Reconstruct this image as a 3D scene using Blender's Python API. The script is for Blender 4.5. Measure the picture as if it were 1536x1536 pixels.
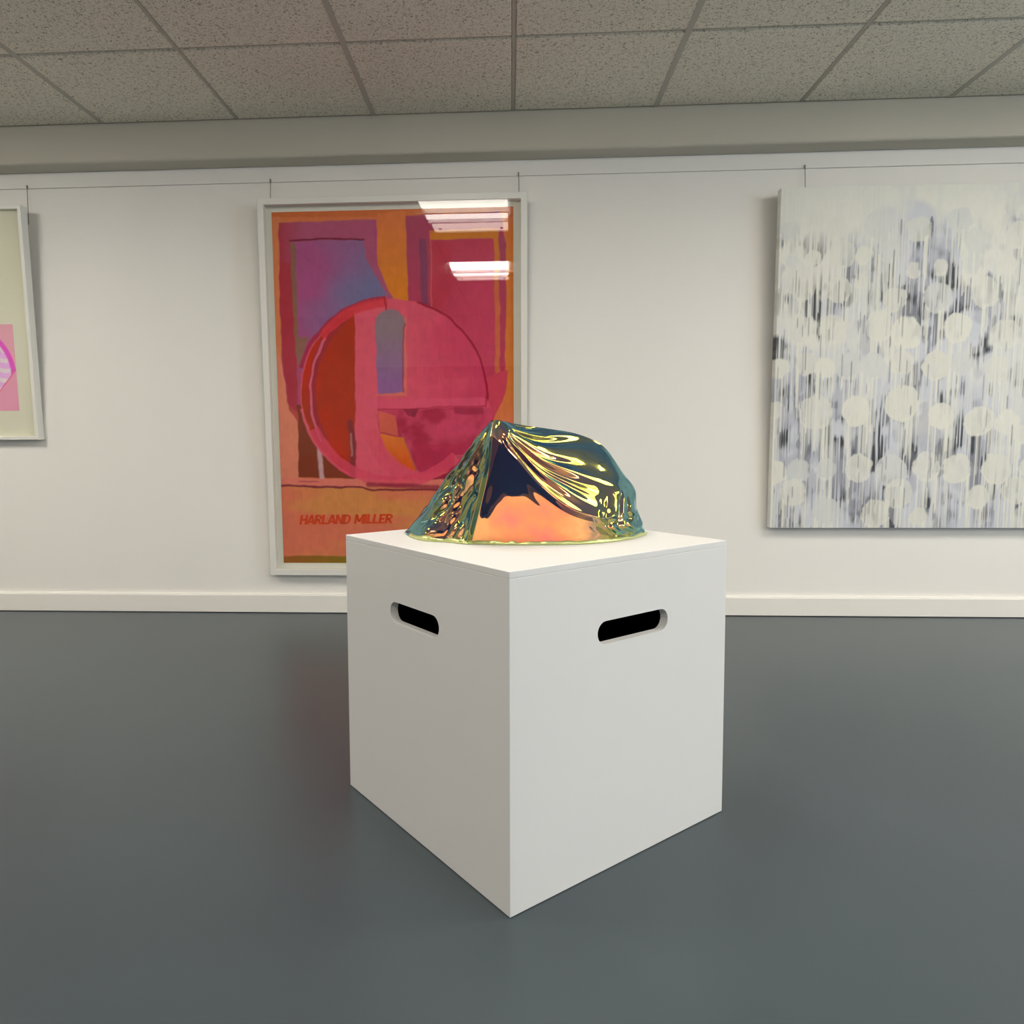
import bpy, bmesh, math
import numpy as np
from mathutils import Matrix, Vector

# ------------------------------------------------------------------ scene
for o in list(bpy.data.objects):
    bpy.data.objects.remove(o, do_unlink=True)
SC = bpy.context.scene
COL = SC.collection

# ------------------------------------------------------------------ camera
CAM_H, PITCH, YAW, ROLL, FPX = 0.8045, 0.0708, -0.0550, -0.0063, 1086.36
cam_data = bpy.data.cameras.new('camera')
cam_data.sensor_width = 36.0
cam_data.lens = FPX / 1536.0 * 36.0
cam_data.shift_x = 62.33 / 1536.0
cam_data.shift_y = -31.96 / 1536.0
cam_data.clip_start = 0.02
cam = bpy.data.objects.new('camera', cam_data)
COL.objects.link(cam)
_r = Vector((math.cos(YAW), -math.sin(YAW), 0))
_f0 = Vector((math.sin(YAW), math.cos(YAW), 0))
_z = Vector((0, 0, 1))
_f = _f0 * math.cos(PITCH) - _z * math.sin(PITCH)
_u = _z * math.cos(PITCH) + _f0 * math.sin(PITCH)
_R = _r * math.cos(ROLL) + _u * math.sin(ROLL)
_U = _u * math.cos(ROLL) - _r * math.sin(ROLL)
cam.matrix_world = Matrix(((_R.x, _U.x, -_f.x, 0), (_R.y, _U.y, -_f.y, 0),
                           (_R.z, _U.z, -_f.z, CAM_H), (0, 0, 0, 1)))
SC.camera = cam

# ------------------------------------------------------------------ light
world = bpy.data.worlds.new('world')
SC.world = world
world.use_nodes = True
bg = world.node_tree.nodes['Background']
bg.inputs[0].default_value = (0.55, 0.75, 1.0, 1)      # daylight outside the window
bg.inputs[1].default_value = 1.0

LAMP_STRIP = 10.5          # radiance of the bright lens strips of each ceiling lamp
LAMP_PANEL = 3.2           # radiance of the dimmer diffuser beside them
LAMP_COL = (1.0, 0.945, 0.84)
WINDOW_W = 54.0            # daylight coming through the side window

sun = bpy.data.lights.new('window_daylight', 'AREA')
sun.shape = 'RECTANGLE'; sun.size = 2.2; sun.size_y = 1.2
sun.energy = WINDOW_W; sun.color = (0.60, 0.80, 1.0)
sun_o = bpy.data.objects.new('window_daylight', sun)
COL.objects.link(sun_o)
sun_o.location = (6.48, -1.2, 1.45)
sun_o.rotation_euler = (0, math.radians(90), 0)         # shines towards -x, into the room

SC.view_settings.view_transform = 'Standard'
SC.view_settings.look = 'None'
SC.view_settings.gamma = 1.0
SC.view_settings.use_curve_mapping = False
SC.view_settings.exposure = 1.28

# ------------------------------------------------------------------ helpers
def srgb(r, g, b):
    def f(c):
        c /= 255.0
        return c / 12.92 if c <= 0.04045 else ((c + 0.055) / 1.055) ** 2.4
    return (f(r), f(g), f(b))

def new_mat(name):
    m = bpy.data.materials.new(name)
    m.use_nodes = True
    nt = m.node_tree
    return m, nt, nt.nodes['Principled BSDF']

def plain(name, col, rough=0.6, spec=0.4, metal=0.0, bump=0.0, bscale=60, var=0.0, vscale=3.0):
    m, nt, p = new_mat(name)
    p.inputs['Base Color'].default_value = (*col, 1)
    p.inputs['Roughness'].default_value = rough
    p.inputs['Specular IOR Level'].default_value = spec
    p.inputs['Metallic'].default_value = metal
    tc = nt.nodes.new('ShaderNodeTexCoord')
    if bump:
        n = nt.nodes.new('ShaderNodeTexNoise')
        n.inputs['Scale'].default_value = bscale
        n.inputs['Detail'].default_value = 4
        b = nt.nodes.new('ShaderNodeBump')
        b.inputs['Strength'].default_value = bump
        b.inputs['Distance'].default_value = 0.002
        nt.links.new(tc.outputs['Object'], n.inputs['Vector'])
        nt.links.new(n.outputs['Fac'], b.inputs['Height'])
        nt.links.new(b.outputs['Normal'], p.inputs['Normal'])
    if var:
        n = nt.nodes.new('ShaderNodeTexNoise')
        n.inputs['Scale'].default_value = vscale
        n.inputs['Detail'].default_value = 5
        r = nt.nodes.new('ShaderNodeValToRGB')
        r.color_ramp.elements[0].position = 0.3
        r.color_ramp.elements[1].position = 0.7
        r.color_ramp.elements[0].color = (*[c * (1 - var) for c in col], 1)
        r.color_ramp.elements[1].color = (*[min(1, c * (1 + var)) for c in col], 1)
        nt.links.new(tc.outputs['Object'], n.inputs['Vector'])
        nt.links.new(n.outputs['Fac'], r.inputs['Fac'])
        nt.links.new(r.outputs['Color'], p.inputs['Base Color'])
    return m

def vcol_mat(name, rough=0.6, spec=0.3, bump=0.0, bscale=200):
    m = plain(name, (.5, .5, .5), rough, spec, 0, bump, bscale)
    nt = m.node_tree
    a = nt.nodes.new('ShaderNodeVertexColor')
    a.layer_name = 'Col'
    nt.links.new(a.outputs['Color'], nt.nodes['Principled BSDF'].inputs['Base Color'])
    return m

def link(name, mesh, parent=None, mats=()):
    o = bpy.data.objects.new(name, mesh)
    COL.objects.link(o)
    for m in mats:
        mesh.materials.append(m)
    if parent is not None:
        o.parent = parent
    return o

def bm_obj(name, bm, mats, parent=None, smooth=False):
    me = bpy.data.meshes.new(name)
    bmesh.ops.recalc_face_normals(bm, faces=bm.faces[:])
    bm.to_mesh(me); bm.free()
    if smooth:
        me.polygons.foreach_set('use_smooth', [True] * len(me.polygons))
    return link(name, me, parent, mats)

def add_box(bm, lo, hi, mat=0, bevel=0.0, segs=2):
    r = bmesh.ops.create_cube(bm, size=1.0)
    vs = r['verts']
    for v in vs:
        v.co = Vector([(lo[i] + hi[i]) / 2 + v.co[i] * (hi[i] - lo[i]) for i in range(3)])
    fs = set(f for v in vs for f in v.link_faces)
    for f in fs:
        f.material_index = mat
    if bevel:
        es = list(set(e for v in vs for e in v.link_edges))
        bmesh.ops.bevel(bm, geom=es, offset=bevel, segments=segs, affect='EDGES', profile=0.5)

def box_obj(name, lo, hi, mat, parent=None, bevel=0.0):
    bm = bmesh.new()
    add_box(bm, lo, hi, 0, bevel)
    return bm_obj(name, bm, [mat], parent)

def structure(o):
    o['kind'] = 'structure'
    return o

def empty(name, loc, rot=(0, 0, 0)):
    o = bpy.data.objects.new(name, None)
    o.empty_display_size = 0.1
    COL.objects.link(o)
    o.location = loc
    o.rotation_euler = rot
    return o

def tag(o, label, cat, group=None):
    o['label'] = label
    o['category'] = cat
    if group:
        o['group'] = group
    return o

def tube(name, pts, r, mat, parent=None, sides=8):
    bm = bmesh.new()
    rings = []
    n = len(pts)
    for i, p in enumerate(pts):
        p = Vector(p)
        t = (Vector(pts[min(i + 1, n - 1)]) - Vector(pts[max(i - 1, 0)])).normalized()
        a = t.cross(Vector((0, 1, 0)))
        if a.length < 1e-3:
            a = t.cross(Vector((1, 0, 0)))
        a.normalize(); b = t.cross(a)
        rings.append([bm.verts.new(p + (a * math.cos(k * 2 * math.pi / sides) + b * math.sin(k * 2 * math.pi / sides)) * r) for k in range(sides)])
    for i in range(n - 1):
        for k in range(sides):
            bm.faces.new((rings[i][k], rings[i][(k + 1) % sides], rings[i + 1][(k + 1) % sides], rings[i + 1][k]))
    bm.faces.new(rings[0]); bm.faces.new(rings[-1])
    return bm_obj(name, bm, [mat], parent, True)

# numpy value noise -------------------------------------------------
def _hash(ix, iy, seed):
    h = (ix.astype(np.int64) * 374761393 + iy.astype(np.int64) * 668265263 + seed * 1442695041) & 0x7fffffff
    h = ((h ^ (h >> 13)) * 1274126177) & 0x7fffffff
    h = h ^ (h >> 16)
    return (h & 0xffff) / 65535.0

def vnoise(x, y, seed=0):
    ix = np.floor(x); iy = np.floor(y)
    fx = x - ix; fy = y - iy
    fx = fx * fx * (3 - 2 * fx); fy = fy * fy * (3 - 2 * fy)
    a = _hash(ix, iy, seed); b = _hash(ix + 1, iy, seed)
    c = _hash(ix, iy + 1, seed); d = _hash(ix + 1, iy + 1, seed)
    return (a * (1 - fx) + b * fx) * (1 - fy) + (c * (1 - fx) + d * fx) * fy

def fbm(x, y, seed=0, octv=4):
    s = 0; a = 0.5; t = 0
    for k in range(octv):
        s = s + a * vnoise(x * 2 ** k, y * 2 ** k, seed + k); t += a; a *= 0.5
    return s / t

def smooth(x, lo, hi):
    t = np.clip((x - lo) / (hi - lo), 0, 1)
    return t * t * (3 - 2 * t)

def grid_mesh(name, xs, zs, y, cols, mat, parent, wrap=0.0):
    """flat painted sheet: xs (n), zs (m), cols (m,n,3); wrap>0 turns its edges back over a stretcher"""
    if wrap:
        k = 6
        xs2 = np.concatenate([np.full(k, xs[0]), xs, np.full(k, xs[-1])])
        zs2 = np.concatenate([np.full(k, zs[0]), zs, np.full(k, zs[-1])])
        px = np.concatenate([np.linspace(wrap, wrap / k, k), np.zeros(len(xs)), np.linspace(wrap / k, wrap, k)])
        pz = np.concatenate([np.linspace(wrap, wrap / k, k), np.zeros(len(zs)), np.linspace(wrap / k, wrap, k)])
        cols = np.pad(cols, ((k, k), (k, k), (0, 0)), mode='edge')
        X, Z = np.meshgrid(xs2, zs2)
        Y = y + np.maximum(*np.meshgrid(px, pz))
    else:
        X, Z = np.meshgrid(xs, zs)
        Y = np.full_like(X, y)
    m, n = X.shape
    co = np.stack([X, Y, Z], -1).reshape(-1, 3).astype(np.float32)
    i = np.arange((m - 1) * (n - 1)); r = i // (n - 1); c = i % (n - 1)
    a = r * n + c
    f = np.stack([a, a + 1, a + n + 1, a + n], -1)
    me = bpy.data.meshes.new(name)
    me.from_pydata(co.tolist(), [], f.tolist())
    at = me.color_attributes.new('Col', 'FLOAT_COLOR', 'POINT')
    rgba = np.ones((m * n, 4), np.float32); rgba[:, :3] = cols.reshape(-1, 3)
    at.data.foreach_set('color', rgba.ravel())
    me.update()
    return link(name, me, parent, [mat])

# ------------------------------------------------------------------ materials
M_WALL = plain('wall_paint', (0.88, 0.86, 0.82), 0.55, 0.35, bump=0.06, bscale=90)
M_TRIM = plain('trim_gloss', (0.87, 0.85, 0.80), 0.35, 0.5, bump=0.04, bscale=40)
M_BULK = plain('bulkhead_paint', (0.58, 0.55, 0.47), 0.5, 0.3, bump=0.05, bscale=60)
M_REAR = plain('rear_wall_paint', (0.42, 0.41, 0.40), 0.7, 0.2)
M_NAVY = plain('navy_paint', (0.010, 0.022, 0.060), 0.8, 0.2)
M_FLOOR = plain('floor_vinyl', (0.058, 0.077, 0.088), 0.33, 0.42, bump=0.03, bscale=260, var=0.05, vscale=2.0)
M_GRID = plain('ceiling_tee', (0.53, 0.50, 0.43), 0.5, 0.3)
M_FRAME = plain('frame_white', (0.80, 0.79, 0.74), 0.4, 0.45, bump=0.03, bscale=50)
M_MAT = plain('mat_board', (0.86, 0.84, 0.77), 0.85, 0.1)
M_CREAM = plain('cream_board', (0.88, 0.84, 0.69), 0.85, 0.1)
M_PLINTH = plain('plinth_white', (0.78, 0.78, 0.775), 0.5, 0.35, bump=0.05, bscale=180)
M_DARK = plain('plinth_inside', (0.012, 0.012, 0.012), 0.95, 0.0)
M_WIRE = plain('steel_wire', (0.22, 0.21, 0.18), 0.4, 0.5, metal=0.6)
M_LAMPBODY = plain('lamp_enamel', (0.8, 0.8, 0.78), 0.4, 0.4)
M_LETTER = plain('red_lettering', srgb(236, 78, 30), 0.7, 0.2)

def emit(name, col, s):
    m = bpy.data.materials.new(name); m.use_nodes = True
    nt = m.node_tree; nt.nodes.clear()
    e = nt.nodes.new('ShaderNodeEmission'); e.inputs[0].default_value = (*col, 1); e.inputs[1].default_value = s
    o = nt.nodes.new('ShaderNodeOutputMaterial')
    nt.links.new(e.outputs[0], o.inputs[0])
    return m
M_STRIP = emit('lamp_lens', LAMP_COL, LAMP_STRIP)
M_STRIP_DIM = emit('lamp_lens_dimmed', LAMP_COL, LAMP_STRIP * .5)  # weaker output chosen to tone down the plinth top
M_PANEL = emit('lamp_diffuser', (1.0, 0.84, 0.72), LAMP_PANEL)

def glazing(name):
    m = bpy.data.materials.new(name); m.use_nodes = True
    nt = m.node_tree; nt.nodes.clear()
    t = nt.nodes.new('ShaderNodeBsdfTransparent'); t.inputs[0].default_value = (0.97, 0.98, 0.97, 1)
    g = nt.nodes.new('ShaderNodeBsdfGlossy'); g.inputs['Roughness'].default_value = 0.0
    # Schlick reflectance, the same from both sides of the thin pane
    lw = nt.nodes.new('ShaderNodeLayerWeight'); lw.inputs['Blend'].default_value = 0.5
    pw = nt.nodes.new('ShaderNodeMath'); pw.operation = 'POWER'; pw.inputs[1].default_value = 5.0
    f = nt.nodes.new('ShaderNodeMath'); f.operation = 'MULTIPLY_ADD'; f.inputs[1].default_value = 0.96; f.inputs[2].default_value = 0.04
    nt.links.new(lw.outputs['Facing'], pw.inputs[0]); nt.links.new(pw.outputs[0], f.inputs[0])
    x = nt.nodes.new('ShaderNodeMixShader'); o = nt.nodes.new('ShaderNodeOutputMaterial')
    nt.links.new(f.outputs[0], x.inputs[0]); nt.links.new(t.outputs[0], x.inputs[1])
    nt.links.new(g.outputs[0], x.inputs[2]); nt.links.new(x.outputs[0], o.inputs[0])
    return m
M_GLASS = glazing('picture_glass')

def ceiling_mat():
    m, nt, p = new_mat('mineral_tile')
    L = nt.links.new
    tc = nt.nodes.new('ShaderNodeTexCoord')
    mp = nt.nodes.new('ShaderNodeMapping')
    L(tc.outputs['Object'], mp.inputs['Vector'])
    w = nt.nodes.new('ShaderNodeTexNoise'); w.inputs['Scale'].default_value = 55; w.inputs['Detail'].default_value = 2
    L(mp.outputs[0], w.inputs['Vector'])
    mix = nt.nodes.new('ShaderNodeMix'); mix.data_type = 'VECTOR'; mix.inputs['Factor'].default_value = 0.035
    L(mp.outputs[0], mix.inputs[4]); L(w.outputs['Color'], mix.inputs[5])
    n = nt.nodes.new('ShaderNodeTexNoise'); n.inputs['Scale'].default_value = 135; n.inputs['Detail'].default_value = 3.5; n.inputs['Roughness'].default_value = 0.6
    L(mix.outputs[1], n.inputs['Vector'])
    r = nt.nodes.new('ShaderNodeValToRGB')
    r.color_ramp.elements[0].position = 0.36; r.color_ramp.elements[0].color = (0.40, 0.365, 0.30, 1)
    r.color_ramp.elements[1].position = 0.47; r.color_ramp.elements[1].color = (0.92, 0.87, 0.75, 1)
    L(n.outputs['Fac'], r.inputs['Fac'])
    L(r.outputs['Color'], p.inputs['Base Color'])
    b = nt.nodes.new('ShaderNodeBump'); b.inputs['Strength'].default_value = 0.6; b.inputs['Distance'].default_value = 0.004
    L(n.outputs['Fac'], b.inputs['Height']); L(b.outputs['Normal'], p.inputs['Normal'])
    p.inputs['Roughness'].default_value = 0.95; p.inputs['Specular IOR Level'].default_value = 0.1
    return m
M_TILE = ceiling_mat()

# ------------------------------------------------------------------ room
XL, XR, YB, D, ZC, YF = -6.6, 6.4, -5.2, 3.3005, 2.1985, 3.2
structure(box_obj('floor', (XL - .1, YB - .1, -.1), (XR + .1, D + .1, 0), M_FLOOR))
structure(box_obj('wall_back', (XL - .1, D, 0), (XR + .1, D + .1, 2.5), M_WALL))
structure(box_obj('wall_left', (XL - .1, YB, 0), (XL, D, 2.5), M_WALL))
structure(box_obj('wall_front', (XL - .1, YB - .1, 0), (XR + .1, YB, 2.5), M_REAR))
# right wall with a window opening
bm = bmesh.new()
WY0, WY1, WZ0, WZ1 = -2.4, 0.0, 0.85, 2.05
for lo, hi in (((XR, YB, 0), (XR + .1, WY0, 2.5)), ((XR, WY1, 0), (XR + .1, D, 2.5)),
               ((XR, WY0, 0), (XR + .1, WY1, WZ0)), ((XR, WY0, WZ1), (XR + .1, WY1, 2.5))):
    add_box(bm, lo, hi)
structure(bm_obj('wall_right', bm, [M_WALL]))
bm = bmesh.new()
for lo, hi in (((XR + .02, WY0, WZ0), (XR + .08, WY1, WZ0 + .05)), ((XR + .02, WY0, WZ1 - .05), (XR + .08, WY1, WZ1)),
               ((XR + .02, WY0, WZ0 + .05), (XR + .08, WY0 + .05, WZ1 - .05)), ((XR + .02, WY1 - .05, WZ0 + .05), (XR + .08, WY1, WZ1 - .05)),
               ((XR + .02, -1.225, WZ0 + .05), (XR + .08, -1.175, WZ1 - .05))):
    add_box(bm, lo, hi)
structure(bm_obj('window_1', bm, [M_TRIM]))

# added screen behind the viewpoint, put there to darken the mirror film's reflection
screen = empty('reflection_screen', (0, -.36, 0))
tag(screen, 'added navy screen on two feet behind the viewpoint, darkening the reflection in the foil front', 'reflection screen')
box_obj('panel', (-1.25, -.02, .05), (.75, .02, 1.25), M_NAVY, screen, .004)
for sx in (-1.1, .6):
    box_obj('foot', (sx - .03, -.25, 0), (sx + .03, .25, .05), M_DARK, screen, .004)

# lamp cells: tile column / row centres; several unseen ones added as fill
LAMPS = [(-0.284, 1.428, 'in front of the orange poster, reflected at the top of its glass'),
         (-0.284, -0.972, 'further from the orange poster, the lower reflection in its glass'),
         (-2.684, 1.428, 'over the floor between the pink print and the orange poster'),
         (2.116, 1.428, 'over the floor in front of the grey drip canvas'),
         (2.116, -0.972, 'second from the grey drip canvas, unseen, added for fill'),
         (2.116, -3.372, 'farthest from the grey drip canvas, unseen, added for fill'),
         (-5.084, 1.428, 'near the left wall and the picture wall'),
         (-5.084, -3.372, 'along the left wall, farthest from the picture wall, unseen, added for fill'),
         (4.516, 1.428, 'near the window wall and the picture wall, unseen, added for fill'),
         (4.516, -0.972, 'middle one along the window wall, unseen, added for fill'),
         (4.516, -3.372, 'along the window wall, farthest from the picture wall, unseen, added for fill')]
X0, Y0, T = 0.016, 2.028, 0.6
cells_lamp = set()
for lx, ly, _t in LAMPS:
    for q in (-.6, 0):
        cells_lamp.add((round((lx - .3 - X0) / T), round((ly + q - Y0) / T)))

# ceiling: tegular tiles, one mesh (tiles are its pattern)
bm = bmesh.new()
g = 0.0115
for i in range(-12, 12):
    for j in range(-13, 2):
        if (i, j) in cells_lamp:
            continue
        x0, x1 = X0 + i * T, X0 + (i + 1) * T
        y0, y1 = Y0 + j * T, Y0 + (j + 1) * T
        x0, x1 = max(x0, XL), min(x1, XR); y0, y1 = max(y0, YB), min(y1, YF)
        if x1 - x0 < .03 or y1 - y0 < .03:
            continue
        a = [bm.verts.new(p) for p in ((x0 + g, y0 + g, ZC), (x1 - g, y0 + g, ZC), (x1 - g, y1 - g, ZC), (x0 + g, y1 - g, ZC))]
        b = [bm.verts.new(p) for p in ((x0, y0, ZC + .016), (x1, y0, ZC + .016), (x1, y1, ZC + .016), (x0, y1, ZC + .016))]
        bm.faces.new(a)
        for k in range(4):
            bm.faces.new((a[k], a[(k + 1) % 4], b[(k + 1) % 4], b[k]))
        bm.faces.new(b)
ceiling = structure(bm_obj('ceiling', bm, [M_TILE]))
bm = bmesh.new()
for i in range(-12, 12):
    x = X0 + i * T
    if not XL < x < XR: continue
    w = 0.0105 if i % 2 else 0.0062
    add_box(bm, (x - w, YB, ZC - .001 if i % 2 else ZC + .003), (x + w, YF, ZC + .02))
for j in range(-12, 3):
    y = Y0 + j * T
    if not YB < y < YF: continue
    add_box(bm, (XL, y - .006, ZC + .006), (XR, y + .006, ZC + .02))
o = structure(bm_obj('ceiling_grid', bm, [M_GRID], ceiling))
structure(box_obj('ceiling_slab', (XL - .1, YB - .1, 2.5), (XR + .1, D + .1, 2.6), M_BULK, ceiling))

# bulkhead along the top of the back wall (rounded lower edge)
bm = bmesh.new()
prof = [(YF, ZC + .05), (YF, 2.046), (YF + .002, 2.040), (YF + .006, 2.036), (YF + .012, 2.034), (YF + .03, 2.033), (D, 2.0305), (D, ZC + .05)]
va = [bm.verts.new((XL, y, z)) for y, z in prof]; vb = [bm.verts.new((XR, y, z)) for y, z in prof]
for k in range(len(prof)):
    bm.faces.new((va[k], va[(k + 1) % len(prof)], vb[(k + 1) % len(prof)], vb[k]))
bm.faces.new(va); bm.faces.new(vb)
structure(bm_obj('trim_1', bm, [M_BULK]))
# picture rail strip under it
structure(box_obj('trim_2', (XL, D - .009, 1.963), (XR, D, 2.0305), M_WALL, bevel=.0015))
# baseboard with a rounded top
bm = bmesh.new()
prof = [(D - .016, .004), (D - .016, .082), (D - .013, .089), (D - .006, .092), (D, .092), (D, .004)]
va = [bm.verts.new((XL, y, z)) for y, z in prof]; vb = [bm.verts.new((XR, y, z)) for y, z in prof]
for k in range(len(prof)):
    bm.faces.new((va[k], va[(k + 1) % len(prof)], vb[(k + 1) % len(prof)], vb[k]))
bm.faces.new(va); bm.faces.new(vb)
structure(bm_obj('baseboard_back', bm, [M_TRIM]))

# ------------------------------------------------------------------ ceiling lamps
def make_lamp():
    root = empty('ceiling_lamp', (0, 0, ZC))
    bm = bmesh.new()
    h, k = .293, .593
    for lo, hi in (((-h, -k, 0), (h, -k + .02, .06)), ((-h, k - .02, 0), (h, k, .06)),
                   ((-h, -k + .02, 0), (-h + .02, k - .02, .06)), ((h - .02, -k + .02, 0), (h, k - .02, .06)),
                   ((-h, -k, .06), (h, k, .075)), ((-h + .02, -.11, -.036), (h - .02, -.09, .06)),
                   ((-h + .02, .15, -.036), (h - .02, .18, .06))):
        add_box(bm, lo, hi)
    bm_obj('housing', bm, [M_LAMPBODY], root)
    for y0, y1 in ((-.09, .15), (.18, k - .02)):
        bm = bmesh.new()
        n = 8; R = []
        for j in range(n + 1):
            y = y0 + (y1 - y0) * j / n
            z = -.002 - .030 * math.sin(math.pi * j / n) ** .6
            R.append([bm.verts.new((-h + .021, y, z)), bm.verts.new((h - .021, y, z))])
        for j in range(n):
            bm.faces.new((R[j][0], R[j][1], R[j + 1][1], R[j + 1][0]))
        bm.faces.new([r[0] for r in R]); bm.faces.new([r[1] for r in R])
        bm_obj('lens', bm, [M_STRIP], root)
    bm = bmesh.new()
    vs = [bm.verts.new(p) for p in ((-h + .02, -k + .02, .010), (h - .02, -k + .02, .010), (h - .02, -.11, .010), (-h + .02, -.11, .010))]
    bm.faces.new(vs)
    bm_obj('diffuser', bm, [M_PANEL], root)
    for sx in (-.225, .225):
        bm = bmesh.new()
        bmesh.ops.create_uvsphere(bm, u_segments=12, v_segments=8, radius=.014)
        for v in bm.verts:
            v.co = Vector((v.co.x + sx, v.co.y - .48, v.co.z * .6 + .008))
        bm_obj('screw', bm, [M_GRID], root, True)
    return root

def copy_tree(o, parent=None):
    c = o.copy(); COL.objects.link(c)
    if parent is not None:
        c.parent = parent
    for ch in o.children:
        copy_tree(ch, c)
    return c

lamp0 = make_lamp()
for k, (lx, ly, txt) in enumerate(LAMPS):
    l = lamp0 if k == 0 else copy_tree(lamp0)
    l.location = (lx, ly, ZC)
    tag(l, 'recessed ceiling light ' + txt, 'ceiling light', 'recessed ceiling lights')

for ch in lamp0.children:                      # lamp above the plinth dimmed so the plinth top stays less bright
    if ch.name.startswith('lens'):
        ch.material_slots[0].link = 'OBJECT'
        ch.material_slots[0].material = M_STRIP_DIM

# ------------------------------------------------------------------ plinth
TH = 0.8862
S = 0.5895
el = Vector((-math.cos(TH), math.sin(TH), 0)); er = Vector((math.sin(TH), math.cos(TH), 0))
plinth = empty('plinth', (-0.002, 1.1652, 0), (0, 0, math.atan2(er.y, er.x)))
tag(plinth, 'white painted cube plinth with slotted hand holes standing on the grey floor', 'plinth')
# local frame: x runs along the right-hand face, y along the left-hand face
def slot_prism(bm, u0, u1, z0, z1, axis):
    r = (z1 - z0) / 2; zc = (z0 + z1) / 2
    pts = [(u1 - r + r * math.sin(t), zc + r * math.cos(t)) for t in np.linspace(0, math.pi, 13)]
    pts += [(u0 + r - r * math.sin(t), zc - r * math.cos(t)) for t in np.linspace(0, math.pi, 13)]
    A, B = [], []
    for u, z in pts:
        if axis == 'x':
            A.append(bm.verts.new((u, -.1, z))); B.append(bm.verts.new((u, .1, z)))
        else:
            A.append(bm.verts.new((-.1, u, z))); B.append(bm.verts.new((.1, u, z)))
    n = len(pts)
    for k in range(n):
        bm.faces.new((A[k], A[(k + 1) % n], B[(k + 1) % n], B[k]))
    bm.faces.new(A); bm.faces.new(B)

TK = 0.018
bm = bmesh.new()
add_box(bm, (0, 0, 0.001), (S, S, S - .0123), 0, .0009, 1)
body = bm_obj('body', bm, [M_PLINTH, M_DARK], plinth)
bm = bmesh.new()
slot_prism(bm, 0.205, 0.4, 0.4305, 0.4735, 'x')
cut1 = bm_obj('cut', bm, [M_PLINTH])
bm = bmesh.new()
slot_prism(bm, 0.208, 0.39, 0.4305, 0.4735, 'y')
cut2 = bm_obj('cut', bm, [M_PLINTH])
bm = bmesh.new()
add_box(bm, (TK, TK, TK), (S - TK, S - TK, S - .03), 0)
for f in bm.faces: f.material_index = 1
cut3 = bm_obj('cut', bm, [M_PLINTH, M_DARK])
for c in (cut1, cut2, cut3):
    c.matrix_world = Matrix.Identity(4)
save = plinth.matrix_world.copy()
body.parent = None
for c in (cut3, cut1, cut2):
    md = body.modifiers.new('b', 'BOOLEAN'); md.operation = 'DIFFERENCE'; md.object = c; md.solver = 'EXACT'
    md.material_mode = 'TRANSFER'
dg = bpy.context.evaluated_depsgraph_get(); dg.update()
me = bpy.data.meshes.new_from_object(body.evaluated_get(dg))
body.modifiers.clear()
body.data = me
body.parent = plinth
for c in (cut1, cut2, cut3):
    bpy.data.objects.remove(c, do_unlink=True)
bm = bmesh.new()
add_box(bm, (0, 0, S - .0122), (S, S, S), 0, .0009, 1)
bm_obj('top_panel', bm, [M_PLINTH], plinth)

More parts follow.
